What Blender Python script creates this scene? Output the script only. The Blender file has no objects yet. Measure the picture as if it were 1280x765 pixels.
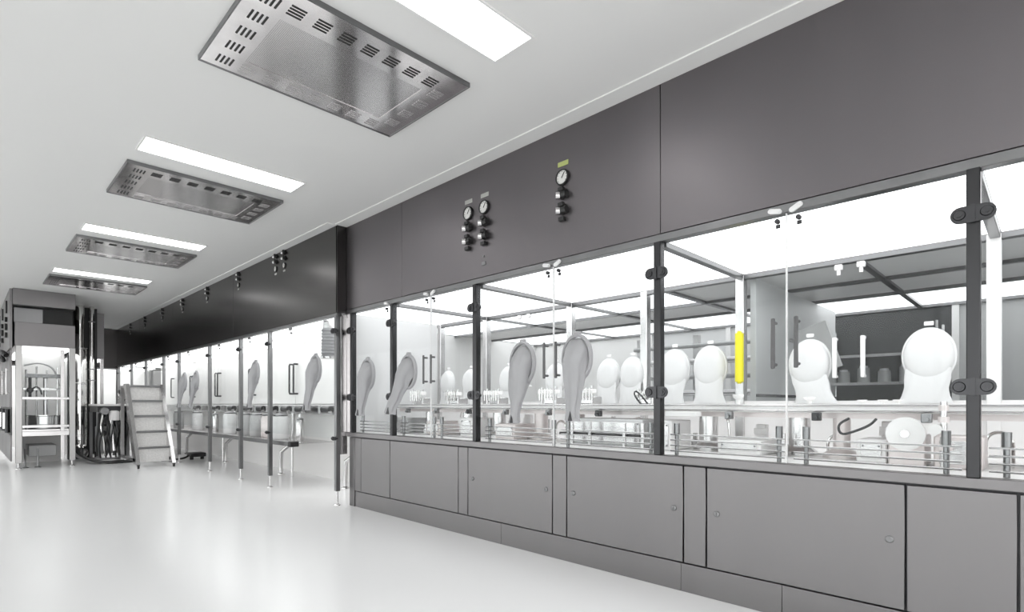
import bpy, bmesh, math, random
from mathutils import Vector, Matrix
random.seed(7)
PI = math.pi
S = bpy.context.scene
C = S.collection

# ------------------------------------------------------------------ camera, world, exposure
# world axes: X = across the room towards the steel line, Y = along the line (away), Z = up, metres
cam_d = bpy.data.cameras.new('camera')
cam = bpy.data.objects.new('camera', cam_d); C.objects.link(cam)
cam.location = (0, 0, 1.0)
cam.rotation_euler = (PI/2, 0, -math.radians(45.33))
cam_d.sensor_width = 36.0
cam_d.lens = 682/1280*36
cam_d.shift_y = 122.5/1280
cam_d.clip_start = 0.02; cam_d.clip_end = 100
S.camera = cam
w = bpy.data.worlds.new('world'); S.world = w; w.use_nodes = True
w.node_tree.nodes['Background'].inputs[0].default_value = (1, 1, 1, 1)
w.node_tree.nodes['Background'].inputs[1].default_value = 2.75
S.view_settings.view_transform = 'Standard'
S.view_settings.look = 'None'
S.view_settings.gamma = 1.0
S.view_settings.use_curve_mapping = False
S.view_settings.exposure = 0.15

LAMP = 5.0        # ceiling lamps of the room
BOOTH = 1.5      # luminous ceilings inside the glazed line
H = 2.766         # room ceiling
D = 2.708         # front plane of the near line
DF = 2.608        # front plane of the far line
GB, GT = 0.72, 1.8925   # glass bottom / top of the near line
XB = 3.84         # rear glass of the near line

# ------------------------------------------------------------------ materials
def mat(name, col, rough=0.5, metal=0.0, noise=None, emit=None, bump=None, spec=0.5, coat=0.0):
    m = bpy.data.materials.new(name); m.use_nodes = True
    nt = m.node_tree; b = nt.nodes['Principled BSDF']
    b.inputs['Base Color'].default_value = (*col, 1)
    b.inputs['Roughness'].default_value = rough
    b.inputs['Metallic'].default_value = metal
    b.inputs['Specular IOR Level'].default_value = spec
    b.inputs['Coat Weight'].default_value = coat
    if emit:
        b.inputs['Emission Color'].default_value = (*emit[0], 1)
        b.inputs['Emission Strength'].default_value = emit[1]
    if noise or bump:
        g = nt.nodes.new('ShaderNodeNewGeometry')
        mp = nt.nodes.new('ShaderNodeMapping')
        nt.links.new(g.outputs['Position'], mp.inputs['Vector'])
        n = nt.nodes.new('ShaderNodeTexNoise')
        sc, amt = (noise[0], noise[1]) if noise else (bump[0], 0)
        mp.inputs['Scale'].default_value = sc
        n.inputs['Scale'].default_value = 1.0; n.inputs['Detail'].default_value = 4
        nt.links.new(mp.outputs['Vector'], n.inputs['Vector'])
        if noise:
            r = nt.nodes.new('ShaderNodeMapRange')
            r.inputs['To Min'].default_value = 1-amt; r.inputs['To Max'].default_value = 1+amt
            nt.links.new(n.outputs['Fac'], r.inputs['Value'])
            mx = nt.nodes.new('ShaderNodeVectorMath'); mx.operation = 'SCALE'
            mx.inputs[0].default_value = col
            nt.links.new(r.outputs['Result'], mx.inputs['Scale'])
            nt.links.new(mx.outputs['Vector'], b.inputs['Base Color'])
            r2 = nt.nodes.new('ShaderNodeMapRange')
            r2.inputs['To Min'].default_value = max(0.02, rough*(1-amt)); r2.inputs['To Max'].default_value = rough*(1+amt)
            nt.links.new(n.outputs['Fac'], r2.inputs['Value'])
            nt.links.new(r2.outputs['Result'], b.inputs['Roughness'])
        if bump:
            bp = nt.nodes.new('ShaderNodeBump'); bp.inputs['Strength'].default_value = bump[1]
            bp.inputs['Distance'].default_value = 0.01
            nt.links.new(n.outputs['Fac'], bp.inputs['Height'])
            nt.links.new(bp.outputs['Normal'], b.inputs['Normal'])
    return m

def perforated(name, col, pitch, rough, hole=0.30, metal=1.0):
    m = mat(name, col, rough, metal); nt = m.node_tree; b = nt.nodes['Principled BSDF']
    g = nt.nodes.new('ShaderNodeNewGeometry')
    mp = nt.nodes.new('ShaderNodeVectorMath'); mp.operation = 'SCALE'; mp.inputs['Scale'].default_value = 1/pitch
    nt.links.new(g.outputs['Position'], mp.inputs[0])
    fr = nt.nodes.new('ShaderNodeVectorMath'); fr.operation = 'FRACTION'; nt.links.new(mp.outputs[0], fr.inputs[0])
    sb = nt.nodes.new('ShaderNodeVectorMath'); sb.operation = 'SUBTRACT'; sb.inputs[1].default_value = (.5, .5, .5)
    nt.links.new(fr.outputs[0], sb.inputs[0])
    mu = nt.nodes.new('ShaderNodeVectorMath'); mu.operation = 'MULTIPLY'; mu.inputs[1].default_value = (1, 1, 0)
    nt.links.new(sb.outputs[0], mu.inputs[0])
    ln = nt.nodes.new('ShaderNodeVectorMath'); ln.operation = 'LENGTH'; nt.links.new(mu.outputs[0], ln.inputs[0])
    lt = nt.nodes.new('ShaderNodeMath'); lt.operation = 'LESS_THAN'; lt.inputs[1].default_value = hole
    nt.links.new(ln.outputs['Value'], lt.inputs[0])
    mx = nt.nodes.new('ShaderNodeMix'); mx.data_type = 'RGBA'
    mx.inputs['A'].default_value = (*col, 1); mx.inputs['B'].default_value = (*[c*.42 for c in col], 1)
    nt.links.new(lt.outputs[0], mx.inputs['Factor']); nt.links.new(mx.outputs['Result'], b.inputs['Base Color'])
    return m

def glass_mat(name, tint=(.97, .98, .98), ior=1.3, extra=0.0):
    m = bpy.data.materials.new(name); m.use_nodes = True; nt = m.node_tree
    nt.nodes.remove(nt.nodes['Principled BSDF']); out = nt.nodes['Material Output']
    t = nt.nodes.new('ShaderNodeBsdfTransparent'); t.inputs[0].default_value = (*tint, 1)
    g = nt.nodes.new('ShaderNodeBsdfGlossy'); g.inputs['Roughness'].default_value = 0.02
    lw = nt.nodes.new('ShaderNodeLayerWeight'); lw.inputs['Blend'].default_value = .5
    pw_ = nt.nodes.new('ShaderNodeMath'); pw_.operation = 'POWER'; pw_.inputs[1].default_value = 5.0
    nt.links.new(lw.outputs['Facing'], pw_.inputs[0])
    f = nt.nodes.new('ShaderNodeMath'); f.operation = 'MULTIPLY_ADD'; f.inputs[1].default_value = .30; f.inputs[2].default_value = .007
    nt.links.new(pw_.outputs[0], f.inputs[0])
    x = nt.nodes.new('ShaderNodeMixShader')
    nt.links.new(f.outputs[0], x.inputs[0]); nt.links.new(t.outputs[0], x.inputs[1]); nt.links.new(g.outputs[0], x.inputs[2])
    nt.links.new(x.outputs[0], out.inputs['Surface'])
    return m

M = {}
M['steel'] = mat('brushed_steel', (.205, .198, .200), .36, 1.0, noise=((2.0, 2.0, .5), .10))
M['fascia'] = mat('fascia_steel', (.168, .157, .163), .42, 1.0, noise=((1.6, 1.6, .4), .12))
M['far_fascia'] = mat('far_fascia_steel', (.088, .084, .083), .26, 1.0, noise=((1.6, 1.6, .4), .07))
M['fpost'] = mat('front_post_steel', (.055, .055, .057), .32, 1.0)
M['post'] = mat('post_steel', (.22, .22, .223), .30, 1.0, noise=((6, 6, .6), .10))
M['bright'] = mat('bright_steel', (.62, .61, .61), .24, 1.0, noise=((4, 4, .8), .10))
M['cab'] = mat('cabin_steel', (.42, .415, .41), .3, 1.0, noise=((4, 4, .8), .12))
M['handle'] = mat('handle_grey', (.10, .10, .102), .45)
M['chrome'] = mat('chrome', (.72, .71, .70), .09, 1.0)
M['vent'] = mat('vent_steel', (.80, .78, .78), .12, 1.0, noise=((7, 7, 7), .22))
M['perf'] = perforated('perforated_steel', (.80, .78, .78), .0075, .16)
M['hinge'] = mat('hinge_metal', (.07, .07, .073), .35, 1.0)
M['dark'] = mat('dark_metal', (.05, .05, .052), .4, .6)
M['black'] = mat('black_rubber', (.012, .012, .012), .45)
M['white'] = mat('white_paint', (.80, .79, .78), .45)
M['polymer'] = mat('white_polymer', (.88, .865, .86), .35)
M['pinkish'] = mat('warm_machined_steel', (.74, .68, .67), .33, .3)
M['grey'] = mat('grey_paint', (.42, .42, .42), .45)
M['lightgrey'] = mat('light_grey_panel', (.68, .68, .68), .45)
M['fabric'] = mat('sleeve_fabric', (.37, .37, .38), .85, noise=((30, 30, 12), .06), bump=((60, 60, 30), .15))
M['wfabric'] = mat('white_fabric', (.74, .74, .74), .8, bump=((60, 60, 30), .12))
M['dial'] = mat('dial_face', (.62, .62, .60), .35)
M['green'] = mat('green_label', (.36, .40, .14), .6)
M['pale'] = mat('pale_label', (.36, .36, .34), .6)
M['yellow'] = mat('yellow_tube', (.80, .72, .0), .4)
M['clear'] = mat('milky_plastic', (.72, .72, .72), .25)
M['lamp'] = mat('lamp_diffuser', (.9, .9, .9), .5, emit=((1, 1, 1), LAMP))
M['booth'] = mat('booth_diffuser', (.9, .9, .9), .5, emit=((.985, .985, 1), BOOTH))
M['booth_far'] = mat('booth_diffuser_far', (.9, .9, .9), .5, emit=((1, 1, 1), 2.1))
M['glass'] = glass_mat('glass')
M['step'] = mat('pebbled_tread', (.72, .71, .70), .45, .3, noise=((45, 45, 45), .22), bump=((90, 90, 90), .4))
M['floor'] = mat('epoxy_floor', (.90, .90, .903), .22, noise=((.7, .7, .7), .02), spec=.45)
M['ceil'] = mat('ceiling_paint', (.755, .755, .745), .42, noise=((.5, .5, .5), .015), spec=.3)
M['room'] = mat('room_wall', (.30, .30, .30), .5)

# ------------------------------------------------------------------ mesh helpers
class B:
    def __init__(s): s.b = bmesh.new()
    def box(s, x0, x1, y0, y1, z0, z1, bev=0, rot=None, seg=1):
        t = bmesh.new(); bmesh.ops.create_cube(t, size=1)
        cx, cy, cz = (x0+x1)/2, (y0+y1)/2, (z0+z1)/2
        for v in t.verts: v.co = Vector((v.co.x*(x1-x0), v.co.y*(y1-y0), v.co.z*(z1-z0)))
        if bev: bmesh.ops.bevel(t, geom=t.edges[:], offset=bev, segments=seg, affect='EDGES', profile=.5)
        if rot is not None:
            for v in t.verts: v.co = rot @ v.co
        for v in t.verts: v.co += Vector((cx, cy, cz))
        s.add(t); return s
    def add(s, t):
        me = bpy.data.meshes.new('tmp'); t.to_mesh(me); t.free(); s.b.from_mesh(me); bpy.data.meshes.remove(me)
    def cyl(s, p0, p1, r, r2=None, seg=16):
        p0, p1 = Vector(p0), Vector(p1); d = p1-p0
        t = bmesh.new(); bmesh.ops.create_cone(t, cap_ends=True, segments=seg, radius1=r, radius2=r if r2 is None else r2, depth=d.length)
        q = Vector((0, 0, 1)).rotation_difference(d).to_matrix().to_4x4()
        t.transform(Matrix.Translation((p0+p1)/2) @ q); s.add(t); return s
    def ball(s, c, r, sc=(1, 1, 1), seg=14):
        t = bmesh.new(); bmesh.ops.create_uvsphere(t, u_segments=seg, v_segments=seg//2+2, radius=r)
        for v in t.verts: v.co = Vector((v.co.x*sc[0], v.co.y*sc[1], v.co.z*sc[2]))+Vector(c)
        s.add(t); return s
    def lathe(s, prof, c, axis=(0, 0, 1), seg=20):
        t = bmesh.new(); rings = []
        for r, z in prof:
            rings.append([t.verts.new((r*math.cos(2*PI*i/seg), r*math.sin(2*PI*i/seg), z)) for i in range(seg)])
        for a, b_ in zip(rings, rings[1:]):
            for i in range(seg): t.faces.new((a[i], a[(i+1) % seg], b_[(i+1) % seg], b_[i]))
        t.faces.new(rings[0][::-1]); t.faces.new(rings[-1])
        q = Vector((0, 0, 1)).rotation_difference(Vector(axis)).to_matrix().to_4x4()
        t.transform(Matrix.Translation(Vector(c)) @ q); s.add(t); return s
    def tube(s, pts, r, seg=10, sub=0):
        pts = [Vector(p) for p in pts]
        for _ in range(sub):
            n = [pts[0]]
            for a, b_ in zip(pts, pts[1:]): n += [a.lerp(b_, .25), a.lerp(b_, .75)]
            pts = n+[pts[-1]]
        t = bmesh.new(); rings = []; up = None
        for i, p in enumerate(pts):
            d = (pts[min(i+1, len(pts)-1)]-pts[max(i-1, 0)]).normalized()
            if up is None:
                up = d.orthogonal().normalized()
            up = (up-d*up.dot(d)).normalized(); sd = d.cross(up)
            rr = r[i*len(r)//len(pts)] if isinstance(r, (list, tuple)) else r
            rings.append([t.verts.new(p+(up*math.cos(2*PI*k/seg)+sd*math.sin(2*PI*k/seg))*rr) for k in range(seg)])
        for a, b_ in zip(rings, rings[1:]):
            for k in range(seg): t.faces.new((a[k], a[(k+1) % seg], b_[(k+1) % seg], b_[k]))
        t.faces.new(rings[0][::-1]); t.faces.new(rings[-1]); s.add(t); return s
    def loft(s, rings, cap0=True, cap1=True):
        t = bmesh.new(); vs = [[t.verts.new(p) for p in r] for r in rings]; n = len(vs[0])
        for a, b_ in zip(vs, vs[1:]):
            for k in range(n): t.faces.new((a[k], a[(k+1) % n], b_[(k+1) % n], b_[k]))
        if cap0: t.faces.new(vs[0][::-1])
        if cap1: t.faces.new(vs[-1])
        s.add(t); return s
    def prism(s, pts, vec):
        t = bmesh.new(); a = [t.verts.new(p) for p in pts]; b_ = [t.verts.new(Vector(p)+Vector(vec)) for p in pts]
        n = len(a); t.faces.new(a[::-1]); t.faces.new(b_)
        for k in range(n): t.faces.new((a[k], a[(k+1) % n], b_[(k+1) % n], b_[k]))
        bmesh.ops.recalc_face_normals(t, faces=t.faces[:]); s.add(t); return s
    def done(s, name, m, parent=None, smooth=True, kind=None):
        bmesh.ops.recalc_face_normals(s.b, faces=s.b.faces[:])
        me = bpy.data.meshes.new(name); s.b.to_mesh(me); s.b.free()
        if smooth:
            for p in me.polygons: p.use_smooth = True
            me.set_sharp_from_angle(angle=math.radians(38))
        me.materials.append(M[m] if isinstance(m, str) else m)
        o = bpy.data.objects.new(name, me); C.objects.link(o)
        if parent is not None:
            o.parent = parent
            if parent.type == 'EMPTY': o.matrix_parent_inverse = Matrix.Translation(-Vector(parent.location))
        if kind: o['kind'] = kind
        return o

def E(name, label, cat, loc=(0, 0, 0), group=None):
    o = bpy.data.objects.new(name, None); C.objects.link(o); o.location = loc; o.empty_display_size = .1
    return tag(o, label, cat, group)
def tag(o, label, cat, group=None):
    o['label'] = label; o['category'] = cat
    if group: o['group'] = group
    return o
def dup(root, off, label):
    r = root.copy(); C.objects.link(r); r.location = Vector(root.location)+Vector(off); r['label'] = label
    for ch in list(root.children):
        c = ch.copy(); C.objects.link(c); c.parent = r; c.matrix_parent_inverse = ch.matrix_parent_inverse.copy()
        for g in ch.children:
            d = g.copy(); C.objects.link(d); d.parent = c
    return r
def stadium(cx, cy, cz, w_, h_, t, tilt=0, n=8):
    """lozenge plate in the YZ plane, facing -X, as points + extrusion"""
    pts = []
    for sgn, a0 in ((1, -PI/2), (-1, PI/2)):
        for i in range(n+1):
            a = a0+PI*i/n
            pts.append((sgn*(w_/2-h_/2)+h_/2*math.cos(a), h_/2*math.sin(a)))
    ct, st = math.cos(tilt), math.sin(tilt)
    return [(cx, cy+p*ct-q*st, cz+p*st+q*ct) for p, q in pts], (-t, 0, 0)

# ------------------------------------------------------------------ room shell
def struct(name, b, m): return b.done(name, m, None, kind='structure')
struct('floor', B().box(-4.08, 7.2, -3.0, 17.6, -.06, 0), 'floor')
struct('ceiling', B().box(-4.08, 7.2, -3.08, 17.6, H, H+.06), 'ceil')
# unseen glazed wall added opposite the steel line so sky light fills the room
WX = -4.0
wl = B().box(WX-.08, WX, -3.0, 17.6, 0, .12).box(WX-.08, WX, -3.0, 17.6, H-.12, H)
for y in [-3.0+.04]+[-3.0+2.06*k for k in range(1, 10)]+[17.56]: wl.box(WX-.08, WX, y-.04, y+.04, .12, H-.12)
struct('wall_left', wl, 'lightgrey')
wb = B().box(WX, 7.2, -3.08, -3.0, 0, .12).box(WX, 7.2, -3.08, -3.0, H-.12, H)  # unseen back wall, left open between its bars to admit sky light
for x in (WX+.04, -2.3, -.7, 1.2, 2.6): wb.box(x-.04, x+.04, -3.08, -3.0, .12, H-.12)
wb.box(2.64, 7.2, -3.08, -3.0, .12, H-.12)
struct('wall_back', wb, 'lightgrey')
for k in range(10):
    a_, b_ = -3.0+2.06*k+.04, min(-3.0+2.06*(k+1)-.04, 17.52)
    struct('window_%d' % (k+1), B().box(WX-.05, WX-.04, a_, b_, .12, H-.12), 'glass')  # panes of the added glazing
struct('ground', B().box(-16, WX-.08, -12, 20, -.10, -.06), 'ceil')  # unseen plate added outside, bounces sky light into the room
struct('wall_far', B().box(-4.08, 7.2, 17.6, 17.66, 0, H), 'lightgrey')
struct('wall_right', B().box(7.2, 7.26, -3.0, 17.6, 0, H), 'lightgrey')
struct('trim_1', B().box(D-.125, D-.002, -2.9, 4.99, H-.008, H-.0005), 'ceil')
struct('trim_2', B().box(DF-.10, DF-.002, 5.0, 15.69, H-.008, H-.0005), 'ceil')

# ------------------------------------------------------------------ ceiling lamps and vent panels
lamp_txt = ['white flush ceiling light strip nearest the camera, beside the largest vent panel',
            'white flush ceiling light strip beside the second vent panel',
            'white flush ceiling light strip beside the third vent panel',
            'white flush ceiling light strip beside the farthest vent panel']
def lamp(x0, x1, y0, y1, label):
    t = E('ceiling_light', label, 'ceiling light', ((x0+x1)/2, (y0+y1)/2, H), 'ceiling lights')
    B().box(x0+.012, x1-.012, y0+.012, y1-.012, H-.006, H-.0005).done('diffuser', 'lamp', t)
    f = B()
    f.box(x0, x1, y0, y0+.012, H-.009, H-.0005).box(x0, x1, y1-.012, y1, H-.009, H-.0005)
    f.box(x0, x0+.012, y0+.012, y1-.012, H-.009, H-.0005).box(x1-.012, x1, y0+.012, y1-.012, H-.009, H-.0005)
    f.done('frame', 'ceil', t)
for i in range(4):
    y = 1.765+2.46*i
    lamp(.85, 1.94, y, y+.275, lamp_txt[i])
lamp(.85, 1.94, -.695, -.42, 'white flush ceiling light strip behind the camera')

def vent_panel():
    t = E('ceiling_vent_panel', 'largest stainless ceiling vent panel, nearest the camera, with dark louvre slots', 'vent panel', (1.4085, 2.672, H), 'ceiling vent panels')
    x0, x1, y0, y1 = .852, 1.965, 2.28, 3.065; z0 = H-.022
    fr = B()
    ix0, ix1, iy0, iy1 = 1.02, 1.80, 2.485, 2.92
    fr.box(x0, ix0, y0, y1, z0, H-.0005).box(ix1, x1, y0, y1, z0, H-.0005)
    fr.box(ix0, ix1, y0, iy0, z0, H-.0005).box(ix0, ix1, iy1, y1, z0, H-.0005)
    fr.done('frame_plate', 'vent', t)
    B().box(ix0, ix1, iy0, iy1, z0+.003, H-.0005).done('perforated_plate', 'perf', t)
    e = B(); l = .006
    e.box(x0-l, x1+l, y0-l, y0, z0-.004, H-.0005).box(x0-l, x1+l, y1, y1+l, z0-.004, H-.0005)
    e.box(x0-l, x0, y0, y1, z0-.004, H-.0005).box(x1, x1+l, y0, y1, z0-.004, H-.0005)
    e.done('edge_frame', 'post', t)
    protoX = B().box(-.034, .034, -.0045, .0045, -.002, .0005).done('vent_slot', 'black', t)
    protoY = B().box(-.0045, .0045, -.034, .034, -.002, .0005).done('vent_slot', 'black', t)
    brX = B().box(-.034, .034, -.0045, .0045, -.003, .0005).done('raised_louvre', 'bright', t)  # same slots as the black ones, coloured bright where they catch light
    brY = B().box(-.0045, .0045, -.034, .034, -.003, .0005).done('raised_louvre', 'bright', t)
    used = set()
    def put(p, x, y):
        o = p
        if p.name in used:
            o = p.copy(); C.objects.link(o)
        used.add(p.name)
        o.location = (x, y, z0)
    for k in range(7):
        for j in range(4):
            put(protoX, 1.055+k*.1225, 2.362+j*.021)
            put(brX, 1.055+k*.1225, 2.962+j*.021)
    for k in range(5):
        for j in range(4):
            put(protoY, .912+j*.021, 2.40+k*.145)
            if k < 4: put(brX, 1.885, 2.47+k*.145+j*.021-.03)
    C.objects.unlink(brY); bpy.data.objects.remove(brY)
    return t
vp = vent_panel()
dup(vp, (0, 2.46, 0), 'second stainless ceiling vent panel from the camera')
dup(vp, (0, 4.92, 0), 'third stainless ceiling vent panel from the camera')
dup(vp, (0, 7.36, 0), 'farthest and smallest stainless ceiling vent panel, above the chrome pipe')

# ------------------------------------------------------------------ near line: fascia, rail, sill, posts, glass doors
posts = [.21, 1.541, 3.055, 4.168, 4.875]          # Y of the front posts
near = E('isolator_booth', 'near glazed steel isolator booth with wide dark fascia above the glass', 'isolator', (D, 2.4, 0))
g = .0015
for a, b_ in ((-2.6, 1.53), (1.53, 4.03), (4.03, 4.995)):
    B().box(D, D+.04, a+g, b_-g, 1.937, H-.001, .002).done('fascia_panel', 'fascia', near)
B().box(D+.02, D+.06, -2.6, 4.995, 1.93, H-.001).done('fascia_backing', 'dark', near)
B().box(D-.004, D+.05, -2.6, 4.995, GT, 1.934, .003).done('top_rail', 'post', near)
B().box(D-.006, XB, -2.6, 4.995, GB-.02, GB-.002).done('bed_plate', 'polymer', near)
B().box(D-.008, D+.06, -2.6, 4.995, GB-.042, GB, .003).done('sill', 'steel', near)
def hinge(par, y, z, scale=1.0, x=D):
    h = B(); p, v = stadium(x-.018, y, z, .135*scale, .062*scale, .012, math.radians(0)); h.prism(p, v)
    for s in (-1, 1):
        h.cyl((x-.030, y+s*.04*scale, z), (x-.036, y+s*.04*scale, z), .020*scale, .017*scale, 16)
        h.cyl((x-.036, y+s*.04*scale, z), (x-.040, y+s*.04*scale, z), .009*scale, .009*scale, 8)
        h.cyl((x-.018, y+s*.04*scale, z), (x+.004, y+s*.04*scale, z), .016*scale, .016*scale, 12)
    h.box(x-.036, x-.028, y-.007*scale, y+.007*scale, z-.034*scale, z+.034*scale)
    return h.done('hinge', 'hinge', par)
for y in posts+[-1.25]:
    pw = .021
    po = B().box(D-.018, D+.03, y-pw, y+pw, GB, GT, .003).done('post', 'fpost', near)
    hinge(po, y, 1.718); hinge(po, y, 1.065)
def handle(par, x, y, z0, z1, m='handle', r=.009, out=.035):
    b_ = B(); b_.box(x-out-.008, x-out+.004, y-r, y+r, z0, z1, .003)
    for z in (z0+.02, z1-.02): b_.cyl((x-out, y, z), (x+.002, y, z), .008, .008, 10)
    return b_.done('handle', m, par)
def latch(par, y, tilt, x=D, z=1.905, zf=1.855):
    b_ = B(); p, v = stadium(x-.006, y, z, .062, .023, .012, tilt); b_.prism(p, v)
    dy = -.022*math.cos(tilt); b_.cyl((x-.018, y+dy, z-.022*math.sin(tilt)), (x-.024, y+dy, z-.022*math.sin(tilt)), .006, .006, 10)
    o = b_.done('latch', 'clear', par)
    k = B(); k.cyl((x-.004, y-.012, zf), (x-.022, y-.012, zf), .011, .011, 12)
    k.box(x-.006, x-.001, y-.022, y-.002, zf-.03, zf-.012, .001)
    k.done('catch_knob', 'hinge', par)
def door(y0, y1, hy=None, ly=None, tilt=0, z0=GB+.004, z1=GT-.004, x=D):
    d = B().box(x+.002, x+.012, y0+.002, y1-.002, z0, z1).done('glass_door', 'glass', near)
    if hy is not None and hy < (y0+y1)/2: B().box(x-.001, x+.013, y0+.001, y0+.006, z0, z1).done('polished_edge', 'clear', d)
    if hy is not None: handle(d, x, hy, 1.165, 1.40)
    if ly is not None: latch(d, ly, tilt)
mids = [(posts[i]+posts[i+1])/2 for i in range(3)]
pw = .024
for i in range(3):
    a, m_, b_ = posts[i]+pw, mids[i], posts[i+1]-pw
    door(a, m_, m_-.05, m_-.042, math.radians(-28)); door(m_, b_, m_+.05, m_+.05, math.radians(12))
door(posts[3]+pw, posts[4]-pw, None, posts[3]+.09, math.radians(10))
door(-.5, posts[0]-pw, None, None); door(-1.25+pw, -.5, None, None)
B().box(D+.004, D+.05, 4.9, 4.995, GB, GT, .002).done('end_panel', 'bright', near)

# rear frame, rear glass and luminous ceiling
ZC = 1.895
for y in posts[:4]+[2.30, 4.93, -1.25]:
    B().box(XB-.025, XB+.04, y-.025, y+.035, GB, ZC, .004).done('rear_post', 'bright' if y > .5 else 'polymer', near)
B().box(XB-.02, XB+.03, -2.6, 4.995, ZC-.03, ZC+.03, .003).done('rear_rail', 'post', near)
for y in posts[:4]+[-1.25]:
    B().box(D+.05, XB-.02, y-.022, y+.022, ZC-.025, ZC+.02, .003).done('ceiling_beam', 'post', near)
pr = sorted(posts[:4]+[-1.25, -2.6, 4.995])
for a, b_ in zip(pr, pr[1:]):
    B().box(D+.06, XB-.02, a+.025, b_-.025, ZC+.004, ZC+.02).done('light_panel', 'booth', near)
rp = sorted(posts[:4]+[2.30, 4.93])
for a, b_ in zip([-1.25]+rp, rp):
    d = B().box(XB-.004, XB+.004, a+.03, b_-.02, 1.02, ZC-.03).done('rear_glass_door', 'glass', near)
    mm = (a+b_)/2
    if b_-a > 1.0:
        for s in (-1, 1):
            hb = B(); hb.tube([(XB-.006, mm+s*.075, 1.17), (XB-.05, mm+s*.075, 1.17), (XB-.05, mm+s*.075, 1.40), (XB-.006, mm+s*.075, 1.40)], .010, 10)
            hb.box(XB-.06, XB-.04, mm+s*.075-.012, mm+s*.075+.012, 1.16, 1.41, .004)
            hb.done('handle', 'polymer', d)
            kb = B(); kb.box(XB-.035, XB-.004, mm+s*.06-.022, mm+s*.06+.022, ZC-.07, ZC-.035, .005)
            kb.cyl((XB-.02, mm+s*.06, ZC-.07), (XB-.02, mm+s*.06, ZC-.10), .011, .011, 10)
            kb.done('latch', 'polymer', d)
B().box(XB-.006, XB+.03, -2.6, 4.995, GB-.02, 1.02).done('rear_lower_panel', 'polymer', near)
B().box(D+.06, XB-.03, 4.96, 4.99, GB, ZC).done('end_wall', 'lightgrey', near)

# ------------------------------------------------------------------ base cabinets under the glass
ys = [4.72, 4.216, 3.262, 3.148, 2.308, 2.19, 1.394, 1.267, .422, .085, -.9, -2.0]   # seams, far to near
cab = E('base_cabinet', 'long brushed steel base cabinet under the near glass booth', 'cabinet', (D, 2.4, 0))
B().box(D+.022, XB, -2.6, 4.86, .0, GB-.045).done('carcass', 'dark', cab)
kinds = ['door', 'door', 'panel', 'door', 'panel', 'door', 'panel', 'door', 'door', 'door', 'door']
def lock(par, y, z):
    k = B().lathe([(.016, 0), (.016, .004), (.012, .007), (.010, .007)], (D, y, z), (-1, 0, 0), 16)
    k.box(D-.010, D-.006, y-.002, y+.002, z-.008, z+.006)
    k.done('lock', 'post', par)
B().box(D, D+.02, 4.722, 4.835, .155, GB-.047, .002).done('filler_strip', 'steel', cab)
gap = .0035
for (a, b_), k in zip(zip(ys, ys[1:]), kinds):
    d = B().box(D, D+.02, b_+gap, a-gap, .157, GB-.050, .002).done('cabinet_door' if k == 'door' else 'filler_strip', 'steel', cab)
    if k == 'door' and a in (3.148, 2.19, 1.267):
        lock(d, b_+.055, .44); lock(d, a-.055, .44)
for a, b_ in ((-2.6, .9), (.9, 1.41), (1.41, 2.79), (2.79, 4.83)):
    B().box(D+.004, D+.02, a+.001, b_-.001, 0, .150, .001).done('kick_plate', 'steel', cab)
B().box(D-.004, D+.05, 4.835, 4.93, 0, GB-.045, .003).done('corner_post', 'steel', cab)

# ------------------------------------------------------------------ guard rails behind the glass
def guard(y0, y1, label, ext=.05, x=D+.075):
    t = E('guard_rail', label, 'guard rail', (x, (y0+y1)/2, GB), 'guard rails behind the glass')
    for y in (y0, y1):
        B().cyl((x, y, GB), (x, y, .86), .0105, seg=12).cyl((x, y, .835), (x, y, .893), .016, seg=14).done('upright', 'post', t)
    for i, z in enumerate((.742, .772, .802, .832)):
        B().cyl((x-.014, y0-ext, z), (x-.014, y1+ext, z), .0045, seg=8).done('rod', 'bright', t)
m0, m1, m2 = mids
names = ['steel guard rail behind the glass, at the right picture edge past the widest post',
         'steel guard rail inside the widest bay, beside the widest dark post',
         'steel guard rail inside the widest bay, below the yellow tube',
         'steel guard rail below the two large grey sleeves, right of their door seam',
         'steel guard rail below the two large grey sleeves, left of their door seam',
         'steel guard rail behind the narrow bay with one sleeve, right of its seam',
         'steel guard rail behind the narrow bay with one sleeve, left of its seam',
         'steel guard rail behind the last glass door at the far booth corner']
guard(-.48, .12, names[0]); guard(.30, m0-.06, names[1]); guard(m0+.06, posts[1]-.07, names[2], .03)
guard(posts[1]+.09, m1-.06, names[3]); guard(m1+.06, posts[2]-.07, names[4], .03)
guard(posts[2]+.08, m2-.05, names[5], .03); guard(m2+.05, posts[3]-.06, names[6], .03)
guard(posts[3]+.07, posts[4]-.07, names[7], .03)

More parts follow.
